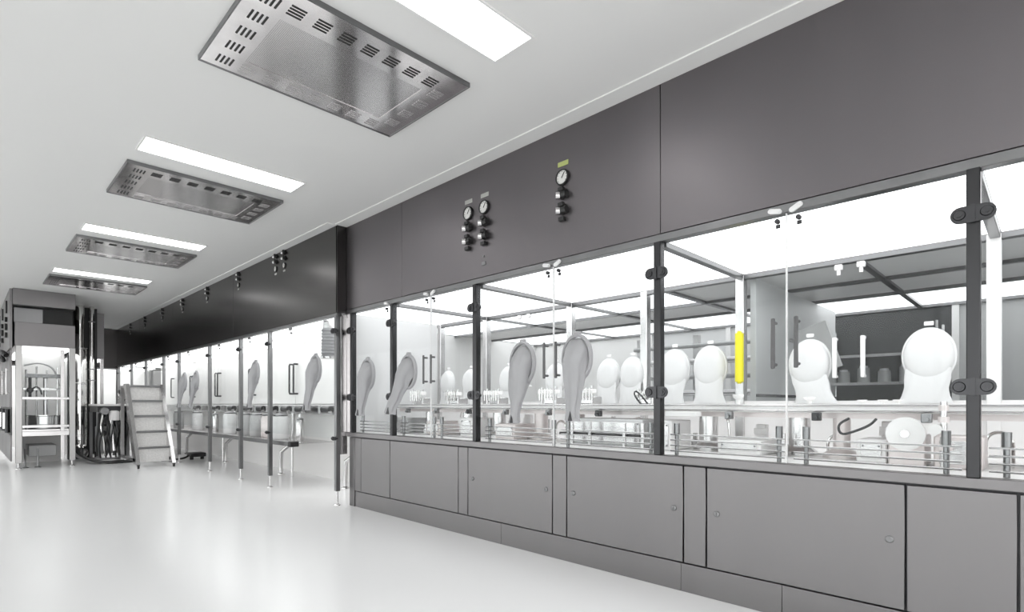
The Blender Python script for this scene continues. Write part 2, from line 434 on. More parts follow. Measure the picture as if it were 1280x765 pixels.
# ------------------------------------------------------------------ sleeves on the front glass
def ring_pts(c, n, up, rx, rz, k=28, ph=0, amp=0, fr=5):
    n = Vector(n).normalized(); up = Vector(up); up = (up-n*up.dot(n)).normalized(); sd = n.cross(up)
    out = []
    for i in range(k):
        a = 2*PI*i/k; f = 1+amp*math.sin(fr*a+ph)+amp*.6*math.sin((fr+3)*a+ph*2)
        out.append(Vector(c)+sd*(rx*f*math.cos(a))+up*(rz*f*math.sin(a)))
    return out
def sleeve(y, z, label, lean=0., drop=.38, wid=1., x=D, fat=1.0, mt='fabric', sz=1.):
    t = E('glove_sleeve', label, 'glove sleeve', (x, y, z-drop), 'sleeves on the front glass')
    r = B(); n = 40; ro = []
    for rx, rz, dx in ((.097, .128, -.010), (.108, .141, -.002), (.117, .150, -.012), (.117, .150, -.030), (.108, .141, -.040), (.099, .130, -.034)):
        ro.append(ring_pts((x+dx, y, z), (-1, 0, 0), (0, 0, 1), rx*sz, rz*sz, n))
    ro.append(ro[0]); r.loft(ro, False, False)
    r.box(x-.03, x-.004, y-.022, y+.022, z+.143*sz, z+.165*sz, .004)
    r.done('port_ring', mt, t)
    P = [(-.012, 0, 0, .094, .126, (-1, 0, 0)), (-.028, .0, -.006, .088, .118, (-1, 0, -.12)), (-.040, .03, -.035, .080, .100, (-1, 0, -.5)),
         (-.046, .12, -.080, .074*fat, .080, (-1, 0, -1.2)), (-.046, .28, -.14, .070*fat, .048, (-.5, 0, -2)), (-.045, .48, -.20, .063*fat, .034, (-.1, 0, -1)),
         (-.044, .70, -.27, .053*wid, .028, (0, 0, -1)), (-.044, .90, -.34, .044*wid, .024, (0, 0, -1)), (-.044, 1.0, -.40, .052*wid, .028, (0, 0, -1)), (-.044, 1.0, -.385, .042*wid, .020, (0, 0, -1)), (-.044, .95, -.36, .030*wid, .012, (0, 0, -1))]
    rg = []
    for i, (dx, l, dz, rx, rz, nn) in enumerate(P):
        amp = .0 if i < 1 else .05+.012*min(i, 6)
        up = (0, 0, 1) if i < 4 else (-1, 0, 0)
        nn = Vector(nn)+Vector((0, lean*.8 if 3 <= i < 7 else 0, 0))
        if i >= 4: nn = Vector((0.0, lean*.5, -1)) if i > 4 else nn
        rg.append(ring_pts((x+dx*sz, y+lean*l, z+dz*drop/.40), nn, (0, 0, 1) if i < 4 else (-1, 0, 0), rx*sz, rz*sz, 30, y*7+i*.35, amp))
    b_ = B(); b_.loft(rg); b_.done('sleeve', mt, t)
    c = B(); yy = y+lean; zz = z-drop
    c.loft([ring_pts((x-.044*sz, yy, zz+q), (0, 0, -1), (-1, 0, 0), rr*wid*sz, rr*.52*sz, 24) for q, rr in ((.012, .052), (-.002, .0555), (-.006, .0555), (-.006, .047), (.01, .044))], False, False)
    cf = c.done('cuff', mt, t)
    B().prism([(x-.044*sz-.026*sz, yy-.018*wid*sz, zz-.004), (x-.044*sz-.026*sz, yy+.014*wid*sz, zz-.004), (x-.044*sz-.020*sz, yy+.001, zz+.055)], (-.007*sz, 0, 0)).done('cuff_slit', 'dark', cf)  # dark wedge stands in for the shade inside the cuff opening
    return t
sleeve(2.09, 1.285, 'grey sleeve with folded cuff on the large bay, nearest the camera', 0.015, .385, 1.0)
sleeve(2.555, 1.275, 'grey tapering sleeve left of the nearest one in the large bay', 0.06, .40, .85, fat=1.12)
sleeve(3.90, 1.275, 'pale sleeve pulled aside over the narrow post, in the two-door narrow bay', .24, .36, 1.5, fat=1.15)
sleeve(4.56, 1.275, 'pale sleeve hanging behind the last glass door at the booth corner', .10, .38, 1.2, fat=1.1)

# sleeves on the rear glass, bulging towards us
def dome(y, z, label, lean=0., sz=1., x=XB, z0=1.0):
    t = E('glove_port_sleeve', label, 'glove sleeve', (x, y, z0), 'white sleeves on the rear glass')
    b_ = B(); rg = []
    for k in range(7):
        a = PI/2*k/6.6; rg.append(ring_pts((x-.016-.055*math.sin(a), y, z), (-1, 0, 0), (0, 0, 1), .118*sz*max(.02, math.cos(a))**.42, .150*sz*max(.02, math.cos(a))**.42, 32, y, .004, 3))
    b_.loft(rg); b_.done('dome', 'wfabric', t)
    r = B(); ro = [ring_pts((x+dx, y, z), (-1, 0, 0), (0, 0, 1), rx*sz, rz*sz, 36) for rx, rz, dx in ((.112, .146, -.005), (.126, .160, -.005), (.126, .160, -.02), (.112, .146, -.024))]
    ro.append(ro[0]); r.loft(ro, False, False); r.done('port_ring', 'wfabric', t)
    s = B(); rg = []
    zb = z-.07*sz
    for i, (f, rx, rz) in enumerate(((0, .105, .012), (.3, .104, .022), (.55, .098, .03), (.78, .106, .034), (1.0, .124, .04))):
        rg.append(ring_pts((x-.042, y+lean*f, zb+(z0+.004-zb)*f), (0, 0, -1), (-1, 0, 0), rx*sz, rz*sz, 30, y*5+i*.5, .05*(i > 0)))
    s.loft(rg); s.done('skirt', 'wfabric', t)
    l = B(); l.box(x-.012, x-.004, y-.022, y+.022, z+.172*sz, z+.195*sz, .002); l.done('tag', 'polymer', t)
    return t
rear = [(.49, 1.27, 'white bulging sleeve in front of the dark rear window, beside the widest post', .02), (1.10, 1.255, 'white bulging sleeve in front of the grey partition, under a tilted panel', -.05),
        (1.76, 1.265, 'white bulging sleeve just left of the yellow tube', 0), (2.04, 1.26, 'white bulging sleeve partly hidden by the post left of the yellow tube', .03),
        (2.41, 1.24, 'white sleeve cut by the rear post, right of the nearest grey sleeve', 0), (2.64, 1.24, 'white sleeve on the rear glass, next to the right of the nearest grey sleeve', 0),
        (3.22, 1.23, 'white sleeve on the rear glass between the two large grey sleeves', 0), (3.83, 1.23, 'white sleeve on the rear glass just left of the two large grey sleeves', 0),
        (4.40, 1.23, 'white sleeve on the rear glass at the right of the narrow bay', 0), (4.78, 1.23, 'white sleeve on the rear glass at the seam of the narrow bay', 0)]
for y, z, lab, ln in rear: dome(y, z, lab, ln, .9 if y > 2.2 else 1.)

# ------------------------------------------------------------------ process table inside the near booth
tb = E('process_table', 'long white process table running through the near booth', 'table', (3.27, 2.2, GB))
B().box(3.09, 3.46, -2.4, 4.8, .955, .975, .004).box(3.10, 3.45, -2.4, 4.8, .980, 1.0, .004).box(3.092, 3.458, -2.4, 4.8, .972, .983).done('table_top', 'polymer', tb)
B().cyl((3.08, -2.4, .992), (3.08, 4.8, .992), .006, seg=8).done('guide_rail', 'bright', tb)
B().cyl((3.08, -2.4, .965), (3.08, 4.8, .965), .005, seg=8).done('guide_rail', 'bright', tb)
B().box(3.20, 3.36, -2.4, 4.8, .925, .955).done('under_beam', 'pinkish', tb)
for y in (-.7, .78, 1.0, 1.5, 2.55, 2.9, 3.35, 3.8, 4.3):
    rr = .055 if y != .78 else .04
    B().lathe([(.09, 0), (.09, .02), (rr, .05), (rr, .207)], (3.28+random.uniform(-.05, .05), y, GB-.002), seg=20).done('column', 'pinkish' if y in (.78, 2.55, 2.9) else 'bright', tb)

for k in range(26):
    y = -.9+k*.215; x = 3.14+.2*((k*7) % 3)/2
    h = .09+.1*((k*5) % 4)/3
    if any(a_-.06 < y < b_+.06 for a_, b_ in ((.2, .70), (1.12, 1.36), (1.62, 1.74), (1.85, 2.45), (3.0, 3.22), (3.5, 3.66), (3.95, 4.15), (4.45, 4.65), (-.35, .02))): x = 3.43
    if k % 3 == 0: B().lathe([(.028, 0), (.028, h*.5), (.016, h*.55), (.016, h)], (x, y, GB-.002), seg=14).done('spindle', 'bright', tb)
    elif k % 3 == 1: B().box(x-.025, x+.025, y-.03, y+.03, GB-.002, GB+h, .004).box(x-.03, x-.02, y-.04, y+.04, GB+h*.6, GB+h*.85, .002).done('bracket', 'polymer', tb)
    else: B().tube([(x, y-.05, GB+.004), (x, y-.05, GB+h), (x, y, GB+h+.03), (x, y+.05, GB+h), (x, y+.05, GB+.004)], .008, 8, 2).done('bent_tube', 'chrome', tb)
for k in range(12):
    y = -.5+k*.45
    B().box(3.05, 3.085, y-.02, y+.02, .915, .957, .003).cyl((3.05, y, .93), (3.035, y, .93), .012, seg=10).done('rail_clamp', 'post' if k % 3 else 'dark', tb)
def thing(name, label, cat, loc, group=None): return E(name, label, cat, loc, group)
# boxes, motors, wheels and fittings below and on the table
def block(x0, x1, y0, y1, z0, z1, m, label, name='drive_box'):
    t = thing(name, label, 'machine box', ((x0+x1)/2, (y0+y1)/2, z0), 'machine boxes under the table')
    B().box(x0, x1, y0, y1, z0, z1, .006).done('housing', m, t)
    B().box(x0-.006, x0, y0+.02, y1-.02, z0+.02, z1-.02, .002).done('cover_plate', 'bright', t)
    b_ = B()
    for a in (y0+.03, y1-.03):
        for z in (z0+.03, z1-.03): b_.cyl((x0-.010, a, z), (x0-.005, a, z), .005, seg=8)
    b_.done('screws', 'post', t)
B0 = GB-.001
block(3.02, 3.2, .20, .37, B0, .86, 'pinkish', 'small warm steel drive box under the table beside the half disc')
block(3.06, 3.3, .55, .675, B0, .83, 'polymer', 'white drive box between the warm column and the half disc')
block(3.05, 3.35, 1.12, 1.36, B0, .80, 'polymer', 'low white drive box under the table right of the yellow tube')
block(3.0, 3.25, 1.62, 1.74, B0, .90, 'polymer', 'upright white valve box under the table by the booth post')
block(3.05, 3.3, 1.85, 2.45, B0, .90, 'lightgrey', 'long grey trough under the table at the large bay')
block(3.06, 3.36, 3.0, 3.22, B0, .84, 'pinkish', 'warm steel drive box under the table between the large sleeves')
block(3.06, 3.36, 3.5, 3.66, B0, .88, 'polymer', 'white drive box under the table left of the large sleeves')
block(3.06, 3.36, 3.95, 4.15, B0, .84, 'pinkish', 'warm steel drive box under the table in the narrow bay')
block(3.06, 3.36, 4.45, 4.65, B0, .86, 'grey', 'grey drive box under the table at the booth corner')
block(3.0, 3.3, -.35, .02, B0, .84, 'pinkish', 'warm steel drive box under the table at the right picture edge')

hd = thing('half_disc_cam', 'round cam wheel on a block under the table near the widest post', 'cam wheel', (3.05, .45, B0))
B().cyl((3.0, .47, .865), (3.03, .47, .865), .075, seg=36).done('wheel', 'polymer', hd)
B().box(3.03, 3.20, .40, .54, B0, .86, .006).done('block', 'pinkish', hd)
B().cyl((2.99, .47, .865), (3.0, .47, .865), .018, seg=16).done('hub', 'bright', hd)
sh = thing('valve_shaft', 'vertical steel shaft with collars rising through the table near the widest post', 'shaft', (2.98, .33, B0))
B().cyl((2.98, .33, B0), (2.98, .33, 1.01), .013, seg=14).done('rod', 'bright', sh)
b_ = B()
for z, r in ((.80, .03), (.86, .024), (.92, .02), (.97, .018)): b_.cyl((2.98, .33, z), (2.98, .33, z+.025), r, seg=16)
b_.done('collars', 'pinkish', sh)
B().cyl((2.95, .357, .89), (2.985, .357, .89), .024, seg=20).done('knob', 'polymer', sh)
cb = tag(B().tube([(3.0, .58, .93), (2.97, .60, .90), (2.96, .66, .87), (2.97, .72, .85), (3.0, .74, .90), (3.04, .70, .93)], .006, 8, 2).done('cable_loop', 'dark', None), 'dark cable loop hanging under the table near the cam wheel', 'cable')
cb = tag(B().tube([(3.2, 1.90, 1.0), (3.18, 1.93, 1.05), (3.17, 1.97, 1.09), (3.19, 2.0, 1.07), (3.2, 1.98, 1.03), (3.2, 1.95, 1.0)], .006, 8, 2).done('tube_loop', 'dark', None), 'dark tube loop standing on the table near the second white rear sleeve', 'tube')
for i, (x, y, r, h, lab) in enumerate(((3.3, .95, .030, .035, 'widest white mushroom knob on the table by the rear door handle'), (3.3, .70, .022, .02, 'small white mushroom knob on the table, right of the rear door seam'), (3.3, .61, .022, .02, 'middle of the three small white knobs on the table'),
        (3.3, .545, .022, .02, 'small white mushroom knob on the table nearest the white rear sleeve'), (3.12, 1.27, .03, .05, 'tall mushroom knob on a stem at the table front edge'))):
    t = thing('mushroom_knob', lab, 'knob', (x, y, 1.0), 'white knobs on the table')
    B().cyl((x, y, 1.0), (x, y, 1.0+h*.7), r*.35, seg=12).done('stem', 'polymer', t)
    B().lathe([(r*.4, 0), (r*.9, h*.25), (r, h*.4), (r, h*.6)], (x, y, 1.0+h*.5), seg=18).done('cap', 'polymer', t)
# filling units standing on the table
def filler(y, label, s=1., x=3.3):
    t = thing('filling_unit', label, 'filling unit', (x, y, 1.0), 'filling units on the table')
    b_ = B()
    for d in (-.09, .09): b_.cyl((x, y+d*s, 1.0), (x, y+d*s, 1.0+.17*s), .010, seg=10)
    b_.done('stands', 'bright', t)
    B().box(x-.03, x+.03, y-.12*s, y+.12*s, 1.0+.10*s, 1.0+.14*s, .005).done('crossbar', 'polymer', t)
    b_ = B()
    for k in range(6): b_.cyl((x-.03, y-.09*s+k*.036*s, 1.0+.03), (x-.03, y-.09*s+k*.036*s, 1.0+.15*s), .005, seg=8)
    b_.done('needles', 'chrome', t)
    B().box(x+.0, x+.12, y-.10*s, y+.06*s, 1.0, 1.0+.07*s, .006).done('foot_block', 'bright', t)
filler(1.98, 'small filling unit of steel needles by the tube loop', .6)
filler(2.50, 'steel filling unit with needles right of the nearest grey sleeve', .8)
filler(2.85, 'steel filling unit with needles behind the nearest grey sleeve', .8)
filler(3.50, 'steel filling unit with needles left of the two large sleeves', .8)
filler(4.05, 'steel filling unit with needles in the middle of the narrow bay', .8)
filler(4.62, 'steel filling unit with needles at the booth corner', .9)
# under-table trough of black grippers
for i, (y, l) in enumerate(((2.42, .10), (2.27, .10), (2.06, .22), (1.86, .09))):
    t = thing('gripper', ['leftmost', 'second', 'third', 'rightmost'][i]+' black gripper under the table at the large bay', 'gripper', (2.98, y, GB), 'black grippers')
    B().box(2.97, 3.035, y-l/2, y+l/2, .785, .805, .003).done('jaw', 'black', t)
    B().box(2.965, 2.985, y-l/2-.026, y-l/2-.006, GB-.001, .88, .002).done('arm', 'bright', t)
fl = tag(B().box(2.99, 3.06, 1.46, 1.66, .925, .955, .004).done('table_tray', 'polymer', None), 'shallow white tray fixed to the table edge under the yellow tube', 'tray')

yt = thing('warning_tube', 'bright yellow vertical tube strapped to the rear post', 'warning tube', (XB-.07, 1.525, 1.14))
B().cyl((XB-.075, 1.525, 1.152), (XB-.075, 1.525, 1.485), .028, seg=20).done('sleeve', 'yellow', yt)
B().cyl((XB-.075, 1.525, 1.485), (XB-.075, 1.525, 1.50), .018, .012, 16).cyl((XB-.075, 1.525, 1.14), (XB-.075, 1.525, 1.152), .012, .018, 16).done('end_caps', 'yellow', yt)
B().box(XB-.055, XB-.024, 1.515, 1.535, 1.2, 1.22).box(XB-.055, XB-.024, 1.515, 1.535, 1.42, 1.44).done('brackets', 'bright', yt)

# ------------------------------------------------------------------ hall behind the rear glass
hall = E('rear_hall_ceiling', 'white and grey panelled ceiling bay seen through the rear glass', 'ceiling bay', (5, 2, ZC))
def cp(x0, x1, y0, y1, m, n='ceiling_panel'): B().box(x0+.015, x1-.015, y0+.02, y1-.02, ZC+.004, ZC+.024).done(n, m, hall)
for a, b_ in ((-2.6, -.4), (-.4, .85), (.85, 2.16)):
    cp(XB+.03, 4.60, a, b_, 'white'); cp(4.60, 5.27, a, b_, 'white'); cp(5.27, 6.16, a, b_, 'booth', 'light_panel')
for a, b_ in ((2.16, 3.055), (3.055, 4.17), (4.17, 5.6)):
    cp(XB+.03, 4.60, a, b_, 'booth', 'light_panel'); cp(4.60, 5.27, a, b_, 'white'); cp(5.27, 6.16, a, b_, 'booth', 'light_panel')
for x in (4.60, 5.27, 6.16):
    B().box(x-.018, x+.018, -2.6, 5.6, ZC-.02, ZC+.028).done('ceiling_beam', 'post', hall)
for y in (-.4, .85, 2.16, 3.055, 4.17):
    B().box(XB+.03, 6.16, y-.02, y+.02, ZC-.016, ZC+.028).done('ceiling_beam', 'post', hall)
B().box(XB+.05, 6.2, 5.60, 5.64, 0, ZC).done('end_board', 'white', hall)
rw = E('rear_hall_wall', 'dark glazed wall far behind the rear glass', 'partition', (6.2, 2, 0))
for a, b_, m in ((-2.6, .58, 'grey'), (.62, 1.56, 'dark'), (1.6, 2.6, 'lightgrey'), (2.64, 3.6, 'lightgrey'), (3.64, 5.6, 'white')):
    B().box(6.18, 6.22, a, b_, 0, ZC-.02).done('wall_panel', m, rw)
for y in (.60, 1.58, 2.62, 3.62):
    B().box(6.15, 6.21, y-.025, y+.025, 0, ZC-.02).done('mullion', 'white', rw)
pt = E('grey_partition', 'tall grey steel partition behind the rear glass, right of the yellow tube', 'partition', (4.85, 1.48, 0))
B().box(XB+.05, 5.85, 1.46, 1.50, .0, ZC-.02, .002).done('panel', 'lightgrey', pt)
B().box(XB+.05, 5.85, 1.452, 1.46, 1.05, 1.07).done('seam_strip', 'bright', pt)
tp = thing('tilted_panel', 'white tilted panel leaning above the white sleeve by the dark window', 'panel', (4.55, 1.24, 1.2))
B().box(4.53, 4.57, 1.14, 1.36, 1.24, 1.60, .005, Matrix.Rotation(math.radians(-18), 3, 'X')).done('screen', 'polymer', tp)
B().cyl((4.57, 1.24, 1.42), (4.57, 1.458, 1.50), .015, seg=10).done('arm', 'bright', tp)
# shelving and pipes in front of the dark wall
sf = thing('hall_shelf', 'dim steel shelving with trays in front of the dark rear wall', 'shelf', (5.9, 1.1, 0))
for z in (.9, 1.17, 1.42): B().box(5.7, 6.12, .66, 1.54, z, z+.025).done('shelf_board', 'bright', sf)
for y in (.68, 1.52):
    for x in (5.72, 6.1): B().cyl((x, y, 0), (x, y, 1.7), .012, seg=8).done('upright', 'bright', sf)
for i in range(5):
    y = .75+i*.16
    t = thing('shelf_canister', ['rightmost', 'second from right', 'middle', 'second from left', 'leftmost'][i]+' dim grey canister on the shelf behind the rear glass', 'canister', (5.85, y, 1.195), 'canisters on the rear shelf')
    B().cyl((5.85, y, 1.196), (5.85, y, 1.30+.03*(i % 2)), .05, seg=16).done('can', 'grey', t)
    B().cyl((5.85, y, 1.30+.03*(i % 2)), (5.85, y, 1.32+.03*(i % 2)), .035, seg=16).done('lid', 'lightgrey', t)
hk = thing('hall_pipe_rack', 'grey pipe rack behind the rear glass left of the yellow tube', 'pipe rack', (5.6, 2.9, 0))
for k in range(5): B().cyl((5.6, 2.0, .95+k*.17), (5.6, 3.5, .95+k*.17), .022+.012*(k % 2), seg=12).done('pipe', 'bright' if k % 2 else 'grey', hk)
for y in (2.05, 2.75, 3.45): B().box(5.62, 5.68, y-.03, y+.03, 0, 1.75).done('upright', 'bright', hk)

# ------------------------------------------------------------------ gauges on the near fascia
def gauge(y, z, label, x=D, lab='pale', flip=False, s=1.):
    t = E('pressure_gauge', label, 'gauge', (x, y, z), 'pressure gauges on the fascia')
    sg = -1 if flip else 1
    B().lathe([(.051*s, 0), (.053*s, .012*s), (.050*s, .018*s), (.043*s, .018*s), (.043*s, .010*s)], (x, y, z), (-1, 0, 0), 28).done('bezel', 'black', t)
    dl = B().lathe([(.043*s, .008*s), (.043*s, .012*s), (.001, .012*s)], (x, y, z), (-1, 0, 0), 28).done('dial', 'dial', t)
    nb = B(); a = .6
    nb.box(-.001, .001, -.0025*s, .0025*s, -.006*s, .036*s, 0)
    for v in nb.b.verts: v.co = Matrix.Rotation(a, 3, 'X') @ v.co + Vector((x-.014*s, y, z))
    for k in range(9):
        q = -2.2+k*.55; cy, cz = y+.036*s*math.sin(q), z+.036*s*math.cos(q)
        nb.box(x-.0135*s, x-.0115*s, cy-.002*s, cy+.002*s, cz-.002*s, cz+.002*s)
    nb.done('needle', 'black', dl)
    B().box(x-.003, x, y-.042*s, y+.042*s, z+sg*.075*s, z+sg*.105*s).done('label_plate', lab, t)
    for k in range(2):
        zz = z-sg*(.118+k*.098)*s
        v = B(); v.cyl((x, y, zz), (x-.03*s, y, zz), .022*s, seg=14); v.box(x-.034*s, x-.008*s, y-.020*s, y+.020*s, zz+.026*s, zz+.052*s, .002)
        v.cyl((x-.022*s, y-.005*s, zz), (x-.022*s, y-.048*s, zz), .021*s, .024*s, 14)
        v.done('valve', 'black', t)
        B().cyl((x-.022*s, y+.010*s, zz), (x-.040*s, y+.030*s, zz), .026*s, .026*s, 18).done('knob', 'bright', t)
    zz = z-sg*.268*s
    B().box(x-.03*s, x, y-.024*s, y+.020*s, zz-.013*s, zz+.013*s, .002).done('fitting', 'black', t)
gauge(2.217, 2.445, 'single round gauge with green label and two valves on the near fascia', lab='green')
gauge(2.957, 2.443, 'right one of the two paired gauges on the near fascia')
gauge(3.136, 2.441, 'left one of the two paired gauges on the near fascia')
tg = tag(B().box(D-.008, D, 2.945, 2.985, 2.02, 2.045, .002).cyl((D, 2.966, 2.085), (D-.008, 2.966, 2.085), .008, seg=10).done('fascia_tag', 'post', None), 'small tag and stud on the near fascia below the paired gauges', 'tag')

# ------------------------------------------------------------------ far line on open legs
FY = [5.02, 6.68, 7.65, 8.93, 10.55, 11.54, 12.9, 14.2, 15.55]
FG0, FT = .655, 1.868
far = E('far_isolator', 'far glazed isolator line on legs with a long dark mirror-like fascia', 'isolator', (DF, 10, 0))
fs = [5.0, 7.9, 10.9, 13.4, 15.69]
for a, b_ in zip(fs, fs[1:]):
    B().box(DF, DF+.04, a+g, b_-g, 1.90, H-.001, .002).done('fascia_panel', 'far_fascia', far)
B().box(DF+.02, DF+.06, 5.0, 15.69, 1.90, H-.001).done('fascia_backing', 'dark', far)
B().box(DF-.003, DF+.05, 5.0, 15.69, FT, 1.898, .003).done('top_rail', 'post', far)
B().box(DF, D+.03, 4.997, 5.02, 1.9, H-.001).done('fascia_end', 'far_fascia', far)
B().box(DF+.045, D+.01, 5.0, 5.03, .50, FT, .002).done('end_panel', 'bright', far)
for i, y in enumerate(FY):
    po = B().box(DF-.01, DF+.035, y-.022, y+.022, .14, FT, .003).done('post', 'post', far)
    hinge(po, y, 1.72, .8, DF); hinge(po, y, .66, .6, DF)
    f = B().cyl((DF+.012, y, .012), (DF+.012, y, .14), .011, seg=10).lathe([(.035, 0), (.033, .008), (.014, .016)], (DF+.012, y, 0), seg=16)
    f.done('levelling_foot', 'bright', po)
for a, b_ in zip(FY, FY[1:]):
    d = B().box(DF+.006, DF+.014, a+.026, b_-.026, FG0, FT-.004).done('glass_door', 'glass', far)
    if b_-a > .9:
        lt = B(); mm = a+(b_-a)*.62
        lt.box(DF-.02, DF-.001, mm-.03, mm+.03, FT-.045, FT-.012, .004).cyl((DF-.01, mm, FT-.075), (DF+.004, mm, FT-.075), .013, seg=10)
        lt.done('latch', 'post', d)
for a, b_ in zip(FY, FY[1:]):
    B().box(DF+.06, 3.48, a+.02, b_-.02, 1.885, 1.90).done('light_panel', 'booth_far', far)
    B().box(DF+.05, 3.48, a-.02, a+.02, 1.868, 1.90).done('ceiling_beam', 'bright', far)
B().box(3.50, 3.54, 5.0, 15.69, 0, 1.90).done('rear_wall', 'white', far)
dys = [5.9, 7.88, 9.48, 11.2, 12.8, 14.4]
for i, (a, b_) in enumerate(zip(dys, dys[1:])):
    d = B().box(3.46, 3.498, a+.006, b_-.006, 1.0, 1.84, .006).done('white_door', 'white', far)
    for yy in (a+.07, b_-.07):
        B().tube([(3.46, yy, 1.15), (3.40, yy, 1.15), (3.395, yy, 1.17), (3.395, yy, 1.56), (3.40, yy, 1.58), (3.46, yy, 1.58)], .013, 10).done('handle', 'hinge', d)
B().box(3.30, 3.46, 5.9, 15.5, .86, .985, .004).done('lower_beam', 'bright', far)
sb = B()
for y in (5.75, 7.6, 9.9, 12.2):
    sb = B().tube([(3.30, y, .88), (3.30, y, .62), (3.28, y, .45), (3.22, y+.20, .32), (3.22, y+.22, .10), (3.22, y+.22, .02)], .026, 10)
    sb.lathe([(.05, 0), (.048, .01), (.02, .02)], (3.22, y+.22, 0), seg=14)
    sb.done('bent_leg', 'bright', far)

tr = thing('drip_tray', 'long steel drip tray with a black end, inside the far line', 'tray', (3.0, 10, .5))
B().box(2.72, 3.28, 6.36, 15.3, .525, .535).done('tray_plate', 'bright', tr)
B().box(2.70, 2.74, 6.36, 15.3, .505, .555, .004).done('front_edge', 'post', tr)
B().box(2.695, 2.80, 6.28, 6.36, .498, .562, .008).done('end_cap', 'black', tr)
for y in (7.4, 10.2, 13.0): B().cyl((3.2, y, 0), (3.2, y, .525), .018, seg=10).done('leg', 'bright', tr)
# vessels and brackets standing on the tray
k = 0
pos_txt = ['nearest', 'second', 'third', 'fourth', 'fifth', 'sixth', 'seventh', 'eighth', 'ninth']
for y, r, h, m in ((6.75, .05, .26, 'bright'), (7.35, .11, .30, 'lightgrey'), (7.75, .10, .30, 'pinkish'), (8.2, .09, .30, 'grey'), (8.65, .09, .30, 'grey'), (9.3, .10, .31, 'lightgrey'), (10.0, .05, .28, 'bright'), (11.0, .09, .3, 'lightgrey'), (12.2, .09, .3, 'grey')):
    t = thing('steel_vessel', pos_txt[k]+' cylindrical vessel on the drip tray of the far line', 'vessel', (3.02, y, .535), 'vessels on the drip tray')
    B().lathe([(r*.9, 0), (r, .02), (r, h-.03), (r*.8, h)], (3.02, y, .536), seg=20).done('body', m, t)
    B().lathe([(r*.82, 0), (r*.85, .02), (r*.3, .035)], (3.02, y, .536+h), seg=20).done('lid', 'post', t)
    B().cyl((3.02, y, .536+h+.03), (3.02, y, .875), .018, seg=10).done('neck', 'bright', t); k += 1
for i, y in enumerate((6.35, 7.1, 7.55, 8.0, 8.45, 9.0, 9.7, 10.5, 11.6)):
    t = thing('clamp_motor', pos_txt[i]+' dark clamp motor under the white doors of the far line', 'motor', (3.24, y, .88), 'clamp motors on the far line')
    B().cyl((3.18, y-.10, .93), (3.18, y+.10, .93), .042, seg=14).done('motor', 'dark', t)
    B().box(3.14, 3.30, y+.10, y+.16, .88, .975, .004).done('gearbox', 'grey', t)
    B().cyl((3.16, y-.14, .90), (3.16, y-.10, .90), .02, seg=10).done('shaft', 'bright', t)
sleeve(7.05, 1.40, 'pale pointed sleeve on the far glass beside a tall handle', .16, .44, .9, x=DF, sz=.9)
sleeve(9.48, 1.37, 'right one of two pale sleeves close together on the far glass', .25, .42, 1., x=DF, sz=.9)
sleeve(10.12, 1.37, 'left one of two pale sleeves close together on the far glass', .25, .42, 1., x=DF, sz=.9)
sl = sleeve(5.42, 1.36, 'grey sleeve below a corrugated hose at the near end of the far line', .16, .42, 1.3, x=DF, fat=1.1)
hs = thing('corrugated_hose', 'grey corrugated hose hanging above the sleeve at the near end of the far line', 'hose', (2.85, 5.45, 1.44))
pr_ = []
for i in range(36): pr_.append((.070+(.010 if i % 4 in (0, 1) else 0), i*.0085))
B().lathe(pr_, (2.75, 5.45, 1.50), seg=20).done('bellows', 'fabric', hs)
B().cyl((2.75, 5.45, 1.48), (2.75, 5.45, 1.50), .085, seg=20).cyl((2.75, 5.45, 1.80), (2.75, 5.45, 1.885), .06, seg=20).done('clamp', 'bright', hs)
fg = [('right one of the paired gauges high on the far fascia', 6.24), ('left one of the paired gauges high on the far fascia', 6.48), ('first single gauge on the far fascia beyond the pair', 7.70), ('second single gauge on the far fascia beyond the pair', 9.01),
      ('third single gauge on the far fascia beyond the pair', 10.3), ('fourth single gauge on the far fascia beyond the pair', 11.6), ('fifth single gauge on the far fascia beyond the pair', 12.95), ('sixth and farthest single gauge on the far fascia', 14.27)]
for lab, y in fg: gauge(y, 2.585, lab, DF, 'pale', True, .62 if y > 7 else .66)

# ------------------------------------------------------------------ cross line closing the far end
xe = E('cross_isolator', 'dark steel cross line closing the far end of the corridor', 'isolator', (2.2, 15.8, 0))
B().box(.2, DF+.06, 15.70, 15.74, 1.84, H-.001).done('fascia_panel', 'far_fascia', xe)
B().box(.2, DF+.06, 15.695, 15.75, 1.81, 1.838).done('top_rail', 'post', xe)
B().box(DF-.02, DF+.03, 15.69, 15.74, 0, 1.81).box(1.9, 1.95, 15.69, 15.74, 0, 1.81).done('posts', 'post', xe)
B().box(1.95, DF-.02, 15.71, 15.72, .3, 1.80).done('glass_pane', 'glass', xe)
B().box(.2, 3.4, 15.78, 17.0, 1.86, 1.88).done('light_panel', 'booth_far', xe)
B().box(.2, 3.5, 17.0, 17.04, 0, 1.9).done('rear_wall', 'white', xe)
B().box(1.2, 3.4, 16.0, 16.6, .85, 1.0, .005).done('bench', 'lightgrey', xe)

